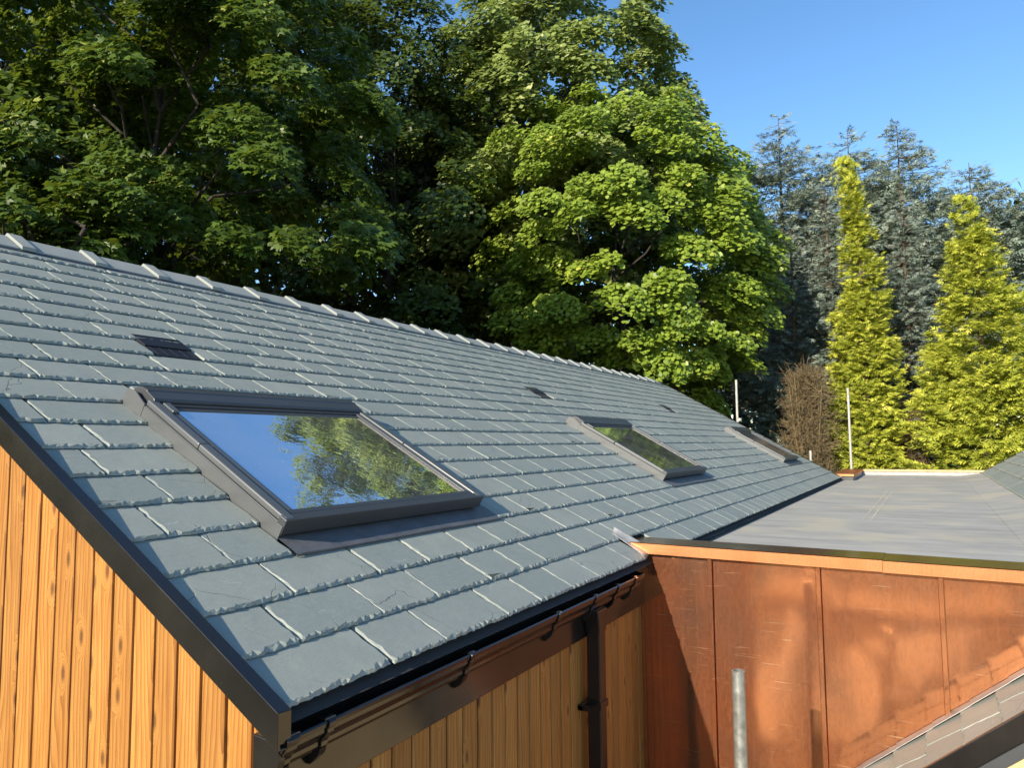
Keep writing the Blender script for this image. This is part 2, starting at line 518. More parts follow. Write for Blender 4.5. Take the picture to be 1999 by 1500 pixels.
def slate_mesh(wd, var, length=0.25, seg=0.0135):
    wd = round(wd / 0.02) * 0.02
    key = (round(wd, 2), var, round(length, 2))
    if key in S_CACHE: return S_CACHE[key]
    rr = random.Random(hash(key) & 0xffff)
    T = 0.0115
    outer, mid, inner = [], [], []
    ny = 10

    def add(o, ox, oy, w_):
        a_ = rr.uniform(.25, .7)
        outer.append((o[0], o[1], 0))
        mid.append((o[0] + ox * w_ * a_ + rr.uniform(-.002, .002) * abs(oy), o[1] + oy * w_ * a_, T * rr.uniform(.35, .85)))
        inner.append((o[0] + ox * w_, o[1] + oy * w_, T))
    for i in range(ny):                        # left edge going down
        y = length * (1 - i / ny)
        add((rr.uniform(-.003, .003), y), 1, 0, rr.uniform(.003, .015))
    nx = max(6, int(wd / seg))
    for i in range(nx + 1):                    # bottom edge to the right
        x = wd * i / nx
        q = 0 if 0 < i < nx else (.009 if i == 0 else -.007)
        w_ = .004 + .016 * rr.random() ** 1.5 + (.012 if rr.random() < .06 else 0)
        add((min(max(x + rr.uniform(-.004, .004) * (q == 0), 0), wd), rr.uniform(-.004, .003)), q / w_, 1, w_)
    for i in range(1, ny + 1):                 # right edge going up
        y = length * i / ny
        add((wd + rr.uniform(-.0015, .0015), y), -1, 0, rr.uniform(.002, .008))
    V, Fc = [], []
    n = len(outer)
    V = outer + mid + inner
    for i in range(n - 1):
        Fc.append((i, i + 1, n + i + 1, n + i))
        Fc.append((n + i, n + i + 1, 2 * n + i + 1, 2 * n + i))
    Fc.append(tuple(range(2 * n, 3 * n)))
    me = bpy.data.meshes.new('slate')
    me.from_pydata(V, [], Fc)
    me.materials.append(M['slate'])
    me.update()
    S_CACHE[key] = me
    return me


SH = 0.0195
TILT = SH / 0.25


def slate_matrix(u, s, frame):
    """frame(u,s,h)->xyz ; axes across / up the slope / normal"""
    o = Vector(frame(u, s, SH)); ax = (Vector(frame(u + 1, s, SH)) - o).normalized()
    up = (Vector(frame(u, s + 1, SH)) - o).normalized(); nm = ax.cross(up)
    j = random.gauss(0, 0.0035)
    up2 = (up - nm * (TILT + random.uniform(-.003, .003))).normalized()
    ax2 = (ax + up2 * j).normalized(); nm2 = ax2.cross(up2).normalized(); up2 = nm2.cross(ax2)
    return Matrix(((ax2.x, up2.x, nm2.x, o.x), (ax2.y, up2.y, nm2.y, o.y), (ax2.z, up2.z, nm2.z, o.z), (0, 0, 0, 1)))


def pix(P):
    d = Vector(P) - CAM
    z = d.dot(F)
    return 999.5 + 1444.2 * d.dot(CR) / z, 750 - 1444.2 * d.dot(CU) / z, z


def place_slates(items, parent, frame, limit=300):
    """items (u, s, width, length): the ones that show largest become parts, the rest one part of kind stuff"""
    sc = []
    for (u, s, wd, ln) in items:
        c = frame(u + wd / 2, s + .1, 0)
        x, y, z = pix(c)
        vis = z > 0.2 and -80 < x < 2080 and -50 < y < 1560
        sc.append((1e6 * (not vis) + z * z / wd, u, s, wd, ln))
    sc.sort()
    V, Fc, rn, ml = [], [], [], 0
    for k, (_, u, s, wd, ln) in enumerate(sc):
        me = slate_mesh(wd - .004, random.randrange(4), ln)
        mt = slate_matrix(u + .002, s, frame)
        if k < limit:
            o = bpy.data.objects.new('slate', me)
            COL.objects.link(o)
            o.parent = parent
            o.matrix_local = mt
        else:
            n = len(V)
            V += [tuple(mt @ v.co) for v in me.vertices]
            rv = random.random()
            for p in me.polygons:
                Fc.append(tuple(n + i for i in p.vertices)); rn.append(rv)
    if V:
        me = bpy.data.meshes.new('slate_courses')
        me.from_pydata(V, [], Fc); me.materials.append(M['slate'])
        at = me.attributes.new('rnd', 'FLOAT', 'FACE'); at.data.foreach_set('value', rn)
        o = link('slate_courses', me, parent); tag(o, kind='stuff')


# ------------------------------------------------------------------ the slate house
L = 13.75
S_APEX = 3.985
house = empty('slate_house', (6.9, 3.46, -2.7),
              'long timber-clad house with grey slate roof, three roof windows and black gutter', 'house')
WIN = [(0.50, 0.685), (4.97, 0.69), (11.25, 0.70)]
WW, WH = 1.36, 1.075

roof = None
# deck with openings under the windows
db = MB()
us = sorted({-0.02, L} | {x for a, _ in WIN for x in (a + .06, a + WW - .06)})
ss = [-0.03, 0.745, 1.60, S_APEX]
for i in range(len(us) - 1):
    for j in range(3):
        hole = j == 1 and any(abs(us[i] - (a + .06)) < 1e-6 for a, _ in WIN)
        if not hole:
            db.face([RP(us[i], ss[j], -.004), RP(us[i + 1], ss[j], -.004), RP(us[i + 1], ss[j + 1], -.004), RP(us[i], ss[j + 1], -.004)])
ya, za = S_APEX * CT, S_APEX * ST
db.face([(-.02, ya, za), (L, ya, za), (L, 2 * ya + .03, -.02), (-.02, 2 * ya + .03, -.02)])     # far slope
roof = db.build('roof', M['dark'], house)

JOINTS = {0: [-.03, .421, .703, 1.134, 1.422, 1.739, 2.054, 2.548, 2.80],
          1: [-.03, .199, .577, .90, 1.291, 1.577, 1.819, 2.259, 2.618, 2.86],
          2: [-.03, .334, .765, 1.079, 1.406, 1.689, 1.952, 2.399, 2.72],
          3: [-.03, .229, .53], 4: [-.03, .113, .50], 5: [-.03, .25, .50], 6: [-.03, .115, .5], 7: [-.03, .219, .5],
          8: [-.03, .096, .5], 9: [-.03, .287, .62, .98]}
VENTS = [(0.99, 1.29), (5.44, 5.74), (9.95, 10.25)]
items = []
prev = []
for k in range(20):
    s = k * GA
    js = list(JOINTS.get(k, [-.03, random.uniform(.15, .4)]))
    while js[-1] < L:
        w0 = random.choice([.22, .26, .28, .30, .32, .34, .36, .40, .44])
        x = js[-1] + w0
        for _ in range(6):
            if all(abs(x - q) > .055 for q in prev): break
            x += .03
        js.append(x)
    js[-1] = L
    if js[-1] - js[-2] < .12: js.pop(-2)
    prev = js
    holes = []
    if 3 <= k <= 8:
        holes += [(a - .005, a + WW + .065) for a, _ in WIN]
    if k == 3:
        holes = [(a - .0, a + WW + .075) for a, _ in WIN]
    if k == 12: holes += VENTS
    for a, b in zip(js[:-1], js[1:]):
        segs = [(a, b)]
        for h0, h1 in holes:
            ns = []
            for p, q in segs:
                if q <= h0 or p >= h1: ns.append((p, q)); continue
                if p < h0: ns.append((p, h0))
                if q > h1: ns.append((h1, q))
            segs = ns
        for p, q in segs:
            if q - p < .045: continue
            ln = .25
            s1 = s
            if k == 19: ln = 0.16
            if k == 0 and q > 2.80 and p < 3.2: continue
            items.append((p, s1, q - p, ln))
items.append((3.2, 0.0, .3, .25))
place_slates(items, roof, RP)

# ridge tiles
def ridge_tile(u, frame_l, parent, me=[None]):
    pass


def ridge_mesh(ln=0.452, wing=0.205, band=0.085):
    """local: x along the ridge, apex at origin, wings down both sides"""
    b = MB()
    th, hb = 0.014, 0.019
    def pr(x0, x1, lift, wg, thick):
        out = [(wg * CT, -wg * ST + lift), (0, lift + .004), (-wg * CT, -wg * ST + lift)]
        inn = [(-wg * CT + .0, -wg * ST + lift - thick), (0, lift - thick - .004), (wg * CT, -wg * ST + lift - thick)]
        b.prism(out + inn, x0, x1, lambda a, p, q: (a, p, q))
    pr(0, ln, 0.0, wing, th)
    pr(0.0, band, hb, wing + .008, hb + .006)
    return b.mesh('ridge_tile', M['ridge'])


RM = ridge_mesh()
zr = za + 0.050
for k in range(-1, 30):
    u = 0.03 + 0.46 * k
    if u + .452 > L + .06: break
    o = bpy.data.objects.new('ridge_tile', RM)
    COL.objects.link(o); o.parent = roof
    o.location = (u, ya, zr + random.uniform(-.002, .002)); o.rotation_euler = (random.gauss(0, .004), random.gauss(0, .003), 0)
    bv = o.modifiers.new('bevel', 'BEVEL'); bv.width = .003; bv.segments = 2; bv.limit_method = 'ANGLE'
# dry-ridge strip under the tiles
b = MB()
b.prism([(S_APEX - .235, .018), (S_APEX - .17, .04), (S_APEX - .17, .020)], -.03, L, lambda a, p, q: RP(a, p, q))
b.build('ridge_strip', M['greydark'], house)

# roof vents
for (a, c) in VENTS:
    b = MB()
    f = lambda x, y, z: RP(x, y, z)
    b.box(a + .008, c - .006, 2.352, 2.47, .008, .022, f)
    b.box(a + .008, c - .006, 2.462, 2.60, .012, .030, f)
    for q in range(5):
        x = a + .03 + q * (c - a - .06) / 4
        b.box(x - .002, x + .002, 2.356, 2.462, .022, .0245, f)
    b.build('roof_vent', M['vent'], house, bevel=.003)

# gable wall of upright boards (outer face at X = -0.03)
b = MB()
b.face([(-.012, .07, -2.7), (-.012, 2 * ya - .07, -2.7), (-.012, 2 * ya - .07, 0.0), (-.012, ya, za - .06), (-.012, .07, 0.0)])
gable = b.build('gable_wall', M['dark'], house)
BW, GAP = 0.104, 0.0045


def board_mesh(h_left, h_right, z0, mat_):
    """local: x=0 outer face (towards -X), y across, z from z0 up to a sloped top; grooved long edges"""
    b = MB()
    w2 = BW - GAP; e = .005
    prof = [(0.0, e), (0.0, w2 - .010), (.006, w2 - .002), (.012, w2), (.016, w2), (.016, 0), (.012, 0), (.0025, .0012)]
    n = len(b.v)
    tops = [h_left + (h_right - h_left) * p[1] / w2 for p in prof]
    b.v += [(p[0], p[1], z0) for p in prof] + [(p[0], p[1], tt) for p, tt in zip(prof, tops)]
    k = len(prof)
    for i in range(k):
        j = (i + 1) % k
        b.f.append((i, j, k + j, k + i)); b.m.append(0)
    b.f.append(tuple(range(k))[::-1]); b.m.append(0)
    b.f.append(tuple(range(k, 2 * k))); b.m.append(0)
    return b.mesh('board', mat_)


y = 0.003
nb = 0
while y < 2 * ya - .2:
    zl = (min(y, 2 * ya - y)) * math.tan(TH) - .032
    zr_ = (min(y + BW, 2 * ya - y - BW)) * math.tan(TH) - .03
    me = board_mesh(zl, zr_, -2.65, M['board'])
    o = bpy.data.objects.new('board', me); COL.objects.link(o); o.parent = gable
    o.location = (-.030 + random.uniform(-.0015, .0015), y + GAP / 2, 0)
    y += BW
# front wall boards (outer face at Y = 0.06)
b = MB()
b.face([(-.012, .082, -2.7), (2.86, .082, -2.7), (2.86, .082, -.05), (-.012, .082, -.05)])
front = b.build('front_wall', M['dark'], house)
FB = MB()
wf = BW - .008
pf = [(0.0, .004), (0.0, wf - .003), (.004, wf), (.020, wf), (.020, 0), (.004, 0)]
k_ = len(pf)
FB.v += [(p[0], p[1], -2.65) for p in pf] + [(p[0], p[1], -.10) for p in pf]
for i in range(k_):
    j = (i + 1) % k_
    FB.f.append((i, j, k_ + j, k_ + i)); FB.m.append(0)
FB.f += [tuple(range(k_))[::-1], tuple(range(k_, 2 * k_))]; FB.m += [0, 0]
FM = FB.mesh('board', M['board2'])
x = -0.018
while x < 2.80:
    o = bpy.data.objects.new('board', FM); COL.objects.link(o); o.parent = front
    o.location = (x + BW - GAP / 2, .060 + random.uniform(-.0015, .0015), 0); o.rotation_euler = (0, 0, R(90))
    x += BW
# corner trim strip, remaining walls
b = MB()
b.box(-.036, -.014, .045, .062, -2.65, -.25)
b.build('corner_trim', M['timber'], house)
b = MB()
b.face([(2.9, .12, -2.7), (L - .05, .12, -2.7), (L - .05, .12, -.02), (2.9, .12, -.02)])
b.face([(L - .04, .12, -2.7), (L - .04, 2 * ya - .1, -2.7), (L - .04, 2 * ya - .1, 0), (L - .04, ya, za - .05), (L - .04, .12, 0)])
b.face([(0, 2 * ya - .1, -2.7), (L, 2 * ya - .1, -2.7), (L, 2 * ya - .1, 0), (0, 2 * ya - .1, 0)])
b.build('rear_wall', M['render'], house)
# loft floor: closes the dark interior under the windows
b = MB()
b.face([(0.05, .15, -1.2), (L - .1, .15, -1.2), (L - .1, 2 * ya - .2, -1.2), (0.05, 2 * ya - .2, -1.2)])
b.build('room_floor', M['slab'], house)

# verge trims (near and far)
b = MB()
CAPH = 0.046
prof = [(-.078, CAPH - .002), (-.030, CAPH - .006), (-.030, -.028), (-.066, -.028), (-.066, -.036), (-.040, -.038), (-.040, -.044), (-.078, -.040)]
n = len(b.v); k = len(prof)
lo = [(-.088, 0)]
def vp(s, p, q):
    return (p, s * CT, s * ST + q / CT)
S0 = -.045
b.v += [vp(S0, *p) for p in prof] + [vp(S_APEX + .02, *p) for p in prof]
for i in range(k):
    j = (i + 1) % k
    b.f.append((i, j, k + j, k + i)); b.m.append(0)
b.f.append(tuple(range(k))); b.m.append(0)
b.f.append(tuple(range(k, 2 * k))); b.m.append(0)
b.build('verge_trim', M['black'], house, bevel=.0025)
b = MB()
b.prism([(L - .0, .030), (L + .06, .034), (L + .06, -.06), (L - .0, -.06)], -.02, S_APEX + .02, lambda a, p, q: vp(a, p, q))
b.build('verge_trim', M['black'], house)

# fascia and boxed eaves end
b = MB()
b.box(-.035, 2.86, .038, .056, -.262, -.03)
b.build('fascia', M['black'], house, bevel=.002)
b = MB()
b.prism([(.068, -.046), (-.020, -.056), (-.026, -.10), (-.012, -.15), (.012, -.19), (.036, -.205), (.048, -.288), (.068, -.288)],
        -.060, -.036, lambda a, p, q: (a, p, q))
b.build('eaves_end_box', M['black'], house, bevel=.003)

# gutter: ogee trough open at the top
GO = [(-.036, -.047), (-.040, -.052), (-.036, -.064), (-.031, -.066), (-.031, -.078), (-.024, -.086), (-.014, -.095), (-.009, -.106),
      (-.008, -.118), (.000, -.130), (.034, -.130)]
GI = [(.034, -.035), (.031, -.035), (.031, -.126), (.003, -.126), (-.004, -.116), (-.005, -.105), (-.011, -.092), (-.021, -.083), (-.027, -.076),
      (-.027, -.062), (-.030, -.056), (-.030, -.047)]
b = MB()
b.prism(GO + GI, -.052, 2.66, lambda a, p, q: (a, p, q))
gut = b.build('gutter', M['black'], house)
b = MB()
b.face([(-.0515, p, q) for p, q in GO] + [(-.0515, .034, -.035)])
b.build('gutter_end', M['black'], gut)
b = MB()
b.face([(2.6595, p, q) for p, q in GO] + [(2.6595, .034, -.035)])
b.build('gutter_end', M['black'], gut)


def off(prof, d):
    out = []
    for i, p in enumerate(prof):
        a = prof[max(i - 1, 0)]; c = prof[min(i + 1, len(prof) - 1)]
        t = Vector((c[0] - a[0], c[1] - a[1])).normalized()
        out.append((p[0] + t.y * d, p[1] - t.x * d))
    return out


def bracket(u, wd):
    b = MB()
    o1 = off(GO, .007) if off(GO, .007)[0][0] < GO[0][0] else off(GO, -.007)
    o1[0] = (-.030, -.040); o1 = [(-.022, -.040), (-.022, -.046)][:1] + o1
    inner = off(GO, .001) if off(GO, .001)[4][0] < GO[4][0] else off(GO, -.001)
    b.prism(o1 + inner[::-1], u - wd / 2, u + wd / 2, lambda a, p, q: (a, p, q))
    # lip hook and foot under the gutter
    b.box(u - wd * .8, u + wd * .8, -.036, -.012, -.047, -.041)
    b.prism([(-.012, -.128), (.036, -.132), (.036, -.176), (.024, -.172), (-.004, -.146)], u - wd / 2, u + wd / 2, lambda a, p, q: (a, p, q))
    return b.build('gutter_bracket', M['black'], gut, bevel=.0015)


for u in (.115, .83, 1.545, 1.96, 2.26, 2.52):
    bracket(u, .026)
bracket(-.028, .040)

# downpipe with clips
b = MB()
b.box(1.985, 2.065, -.038, .030, -2.6, -.20)
b.prism([(1.965, -.125), (2.085, -.125), (2.068, -.235), (1.982, -.235)], -.042, .034, lambda a, p, q: (p, a, q))
dp = b.build('downpipe', M['black'], house, bevel=.006)
for z in (-.60, -1.7):
    b = MB()
    b.box(1.978, 2.072, -.044, .034, z, z + .035)
    b.box(1.925, 2.125, .030, .056, z + .004, z + .030)
    b.box(1.925, 1.945, -.004, .056, z + .006, z + .028)
    b.build('pipe_clip', M['black'], dp, bevel=.002)

# ------------------------------------------------------------------ roof windows
def roof_window(U, S):
    W, H = WW, WH
    f = lambda x, y, z: RP(U + x, S + y, z)
    sd = .088                                   # side cover width
    b = MB()
    # outer frame ring (upstand on four sides)
    b.box(0, .034, .012, H, 0, .078, f); b.box(W - .034, W, .012, H, 0, .078, f)
    b.box(.034, W - .034, H - .06, H, 0, .078, f); b.box(.034, W - .034, .020, .060, 0, .050, f)
    fr = b.build('roof_window', M['grey'], house, bevel=.002)
    # side covers, two lengths each with a joint, plus inner sash strip
    for x0, x1 in ((.004, .048), (W - .048, W - .004)):
        for y0, y1 in ((.004, .56), (.563, H - .13)):
            b = MB(); b.box(x0, x1, y0, y1, .079, .106, f); b.build('side_cover', M['grey'], fr, bevel=.006)
    for x0, x1 in ((.050, sd), (W - sd, W - .050)):
        b = MB(); b.box(x0, x1, .052, H - .14, .060, .0985, f); b.build('sash_side', M['grey'], fr, bevel=.004)
        b = MB(); b.box(x0 + (.028 if x0 < .5 else -.004), x0 + (.042 if x0 < .5 else .010), .062, H - .16, .055, .096, f)
        b.build('seal', M['rubber'], fr)
    # bottom cover with a groove
    b = MB(); b.box(-.001, W + .001, -.004, .036, .040, .104, f); b.box(.05, W - .05, .0395, .068, .055, .1005, f)
    b.build('bottom_cover', M['greydark'], fr, bevel=.004)
    # hood over the top, stepped
    b = MB()
    b.prism([(H - .150, .080), (H - .150, .110), (H - .140, .117), (H - .085, .122), (H - .080, .127), (H - .035, .121), (H + .000, .096), (H + .000, .06)],
            .022, W - .022, lambda a, p, q: f(a, p, q))
    b.build('hood', M['greydark'], fr, bevel=.003)
    b = MB()
    for q in range(3):
        y = H - .150 - .024 * q
        b.box(.09, W - .09, y - .020, y - .003, .056, .100 - .008 * q, f)
    b.build('head_rail', M['greydark'], fr, bevel=.002)
    # flashing: corner pieces and side channels
    b = MB()
    b.prism([(H - .135, .0), (H + .016, .0), (H + .004, .090), (H - .05, .104), (H - .135, .084)], -.006, -.001, lambda a, p, q: f(a, p, q))
    b.prism([(H - .135, .0), (H + .016, .0), (H + .004, .090), (H - .05, .104), (H - .135, .084)], W + .001, W + .006, lambda a, p, q: f(a, p, q))
    b.box(W + .0005, W + .066, -.06, H + .02, .0, .013, f)
    b.box(-.004, -.0005, .0, H - .12, .0, .076, f)
    b.box(-.0, W, H + .003, H + .075, .006, .018, f)
    b.build('flashing', M['grey'], fr)
    b = MB()
    NX, NY = 26, 5
    for i in range(NX):
        for j in range(NY):
            P = []
            for di, dj in ((0, 0), (1, 0), (1, 1), (0, 1)):
                x = -.002 + (W + .08) * (i + di) / NX; y = -.108 + .120 * (j + dj) / NY
                h = .0295 - .004 * (j + dj) / NY + .0012 * math.sin(7.3 * x + 3 * U) * (1 - (j + dj) / NY)
                P.append(f(x, y, h))
            b.face(P)
    b.box(-.002, W + .078, -.110, -.108, .020, .0295, f)
    b.build('apron', M['apron'], fr)
    # small grip block on the left cover
    b = MB(); b.box(.052, .086, H - .245, H - .165, .098, .112, f); b.build('grip', M['grey'], fr, bevel=.004)
    # pane
    b = MB(); b.face([f(sd - .01, .055, .088), f(W - sd + .01, .055, .088), f(W - sd + .01, H - .14, .088), f(sd - .01, H - .14, .088)])
    b.build('pane', M['glass'], fr)
    # lining of the shaft under the pane, splayed
    b = MB()
    x0, x1, y0, y1 = sd, W - sd, .066, H - .155
    d = -.30
    P = [f(x0, y0, .07), f(x1, y0, .07), f(x1, y1, .07), f(x0, y1, .07)]
    Q = [f(x0, y0 - .02, d), f(x1, y0 - .02, d), f(x1, y1 + .1, d), f(x0, y1 + .1, d)]
    for i in range(4):
        j = (i + 1) % 4
        b.face([P[i], P[j], Q[j], Q[i]])
    b.build('lining', M['lining'], fr)
    return fr


for (a, s) in WIN:
    roof_window(a, s)

# ------------------------------------------------------------------ copper extension
cop = empty('copper_extension', (9.8, -1.2, -2.7),
            'flat-roofed link clad in copper sheet with a grey membrane roof', 'extension')
XW = 2.86
b = MB()
b.box(XW + .016, XW + .2, -2.6, .10, -2.65, .03)
cw = b.build('copper_wall', M['dark'], cop)
SE = [0.062, -.355, -.931, -1.498, -2.07, -2.6]
for y1, y0 in zip(SE[:-1], SE[1:]):
    b = MB()
    NY, NZ = 6, 16
    ph = random.uniform(0, 6)
    for i in range(NY):
        for j in range(NZ):
            P = []
            for di, dj in ((0, 0), (1, 0), (1, 1), (0, 1)):
                ty = (i + di) / NY; tz = (j + dj) / NZ
                yy = y0 + .004 + (y1 - y0 - .008) * ty; zz = -2.65 + 2.685 * tz
                bulge = .0022 * math.sin(math.pi * ty) * math.sin(5 * tz * 3 + ph) + .0012 * math.sin(math.pi * ty)
                P.append((XW - bulge, yy, zz))
            b.face(P)
    me = b.mesh('copper_panel', M['copper'], fix=False)
    o = link('copper_panel', me, cw, smooth=True)
    import bmesh
    bm = bmesh.new(); bm.from_mesh(me); bmesh.ops.remove_doubles(bm, verts=bm.verts, dist=1e-5)
    bmesh.ops.recalc_face_normals(bm, faces=bm.faces); bm.to_mesh(me); bm.free()
for y0 in SE[1:-1]:
    b = MB()
    b.box(XW - .024, XW + .002, y0 - .0045, y0 + .0045, -2.62 if y0 > -1.2 else -2.62, .034)
    b.box(XW - .027, XW - .013, y0 - .020, y0 + .0045, -2.62, .034)
    b.build('standing_seam', M['copper'], cw, bevel=.0025)
# capping in two lengths
for (ya_, yb_, dz) in ((.150, -1.252, 0.0), (-1.250, -2.62, -.0025)):
    b = MB()
    e = .19 if ya_ > 0 else ya_
    zt = lambda y: .104 + .0098 * (y - .125)
    P = [(2.815, e if ya_ < 0 else .150, zt(ya_)), (2.815, yb_, zt(yb_))]
    # front drip face
    yl = ya_ - .16 if ya_ > 0 else ya_
    n0 = .062
    b.hexa([(2.812, yb_, zt(yb_) - n0 + dz), (2.818, yb_, zt(yb_) - n0 + dz), (2.818, yl, zt(yl) - n0 + dz), (2.812, yl, zt(yl) - n0 + dz),
            (2.812, yb_, zt(yb_) + dz), (2.818, yb_, zt(yb_) + dz), (2.818, ya_, zt(ya_) + dz), (2.812, ya_, zt(ya_) + dz)], 0)
    # top, falling slightly to the roof
    b.hexa([(2.812, yb_, zt(yb_) - .004 + dz), (3.16, yb_, zt(yb_) - .014 + dz), (3.16, ya_ + (.08 if ya_ > 0 else 0), zt(ya_) - .014 + dz), (2.812, ya_, zt(ya_) - .004 + dz),
            (2.812, yb_, zt(yb_) + .0005 + dz), (3.16, yb_, zt(yb_) - .010 + dz), (3.16, ya_ + (.08 if ya_ > 0 else 0), zt(ya_) - .010 + dz), (2.812, ya_, zt(ya_) + .0005 + dz)], 1)
    b.box(3.156, 3.162, yb_, ya_, -.04, zt(yb_) - .012, None, 1)
    b.build('capping', [M['copcap'], M['coptop']], cop)
# membrane roof
b = MB()
ZM = -.045
b.face([(3.10, -2.62, ZM), (16.8, -2.62, ZM), (16.8, .35, ZM), (3.10, .35, ZM)])
b.build('membrane_roof', M['memb'], cop)
# lapped strip and patch seams on the membrane
b = MB()
for y0 in (-.985, -.915):
    b = MB()
    b.face([(6.3, y0, ZM + .003), (10.9, y0, ZM + .003), (10.9, y0 + .014, ZM + .003), (6.3, y0 + .014, ZM + .003)])
    b.build('membrane_lap', M['adhesive'], cop)
b = MB()
b.prism([(-2.04, ZM + .003), (-2.44, .02), (-2.62, .02), (-2.62, ZM - .01)], 3.2, 16.75, lambda a, p, q: (a, p, q))
b.build('membrane_skirt', M['memb'], cop)
# far upstand: lead face and timber on top
b = MB(); b.box(16.72, 16.9, -2.42, -.10, -.05, .028); b.build('upstand', M['lead'], cop, bevel=.004)
b = MB(); b.box(16.70, 16.92, -2.45, -.10, .029, .075); b.build('upstand_timber', M['timber'], cop, bevel=.004)
# boxed kerb beside the slates, capped in copper
b = MB(); b.hexa([(13.95, -.20, -.05), (16.8, -.16, -.05), (16.8, .16, -.05), (13.95, .12, -.05),
                  (13.95, -.20, .035), (16.8, -.16, .035), (16.8, .16, .035), (13.95, .12, .035)])
b.build('kerb', M['greydark'], cop)
b = MB(); b.hexa([(13.92, -.22, .036), (16.85, -.18, .036), (16.85, .22, .036), (13.92, .16, .036),
                  (13.92, -.22, .075), (16.85, -.18, .075), (16.85, .22, .075), (13.92, .16, .075)])
b.build('kerb_capping', M['copcap'], cop, bevel=.003)
# lead saddle where the capping meets the slates
b = MB()
NX, NY = 14, 10
def saddle(i, j):
    t, q = i / NX, j / NY
    x = 2.80 - .055 * q ** 1.4 + (.04 + .075 * q) * t
    y = .215 - .225 * q
    h = .030 + .008 * q + .034 * t ** 2.5
    z = max(y, -.02) * math.tan(TH)
    if y < .0: z += -.02 * (-y / .02)
    return (x, y, z + h)
for i in range(NX):
    for j in range(NY):
        b.face([saddle(i, j), saddle(i + 1, j), saddle(i + 1, j + 1), saddle(i, j + 1)])
so_ = b.build('lead_saddle', M['lead'], cop, smooth=True)
bm = bmesh.new(); bm.from_mesh(so_.data); bmesh.ops.remove_doubles(bm, verts=bm.verts, dist=1e-5)
bmesh.ops.recalc_face_normals(bm, faces=bm.faces); bm.to_mesh(so_.data); bm.free()
sm = so_.modifiers.new('solid', 'SOLIDIFY'); sm.thickness = .003

# ------------------------------------------------------------------ neighbouring wing with slate roof (right)
PH = R(31)
YE, ZE = -2.41, .005


def RW(u, s, h=0.0):
    """slope that rises towards -Y; u runs towards -X"""
    return (16.7 - u, YE - s * math.cos(PH) + h * math.sin(PH), ZE + s * math.sin(PH) + h * math.cos(PH))


wing = empty('slate_wing', (10, -3.5, -2.7), 'low neighbouring roof of grey slates at right beyond the flat roof', 'house')
b = MB()
G2 = .235; SA2 = 1.02
b.face([RW(-.02, -.02, -.004), RW(13.8, -.02, -.004), RW(13.8, SA2, -.004), RW(-.02, SA2, -.004)])
p1, p2 = RW(-.02, SA2), RW(13.8, SA2)
b.face([p1, p2, (p2[0], p2[1] - .9, p2[2] - .55), (p1[0], p1[1] - .9, p1[2] - .55)])
wr = b.build('roof', M['dark'], wing)
it = []
for k in range(4):
    x = -.02 - random.uniform(0, .1)
    while x < 11.0:
        wd = random.choice([.26, .30, .34, .38])
        it.append((x, k * G2, wd, .29)); x += wd
place_slates(it, wr, RW, 200)
for k in range(0, 14):
    o = bpy.data.objects.new('ridge_tile', RM); COL.objects.link(o); o.parent = wr
    p = RW(.46 * k + .46, SA2, .03); o.location = p
b = MB()
b.box(-.06, -.02, -.03, SA2 + .02, -.08, .035, RW); b.build('verge_trim', M['black'], wing)
b = MB()
b.box(2.95, 16.72, -4.3, -2.62, -2.7, -.06); b.build('wing_wall', M['render'], wing)
b = MB()
b.box(2.95, 16.72, -2.50, -2.46, -.05, -.002); b.build('eaves_board', M['black'], wing)

# ------------------------------------------------------------------ porch roof against the copper wall (bottom right)
PP = math.atan(.802)
cp_, sp_ = math.cos(PP), math.sin(PP)


def RPch(u, s, h=0.0):
    return (2.855 - u, -1.00 - s * cp_ + h * sp_, -1.091 + s * sp_ + h * cp_)


porch = empty('porch', (2.6, -1.5, -2.7), 'small slated lean-to with dark barge board beside the copper wall', 'porch')
b = MB()
b.face([RPch(0, -.05, -.004), RPch(.50, -.05, -.004), RPch(.50, 1.9, -.004), RPch(0, 1.9, -.004)])
pr_ = b.build('roof', M['dark'], porch)
it = []
for k in range(9):
    cut = .24 if k % 2 else .30
    it += [(0.01, k * .19 - .03, cut, .25), (cut + .012, k * .19 - .03, .495 - cut, .25)]
place_slates(it, pr_, RPch, 60)
b = MB()
for k in range(9):
    n = 5
    s0 = k * .21 - .04
    b.hexa([RPch(.002, s0, .034), RPch(.080, s0, .034), RPch(.070, s0 + .214, .030), RPch(.002, s0 + .214, .031),
            RPch(.002, s0, .038), RPch(.080, s0, .037), RPch(.070, s0 + .214, .033), RPch(.002, s0 + .214, .034)])
b.build('lead_flashing', M['lead'], porch, bevel=.002)
b = MB(); b.box(.498, .522, -.06, 1.9, -.060, .030, RPch); b.build('barge_board', M['black'], porch, bevel=.003)
b = MB(); b.box(.510, .530, -.06, 1.9, -.105, -.061, RPch); b.build('barge_trim', M['greydark'], porch)
b = MB()
P = [RPch(.50, -.05, -.03), RPch(.50, 1.9, -.03)]
b.face([(P[0][0], P[0][1], -2.7), P[0], P[1], (P[1][0], P[1][1], -2.7)])
b.build('porch_wall', M['render'], porch)

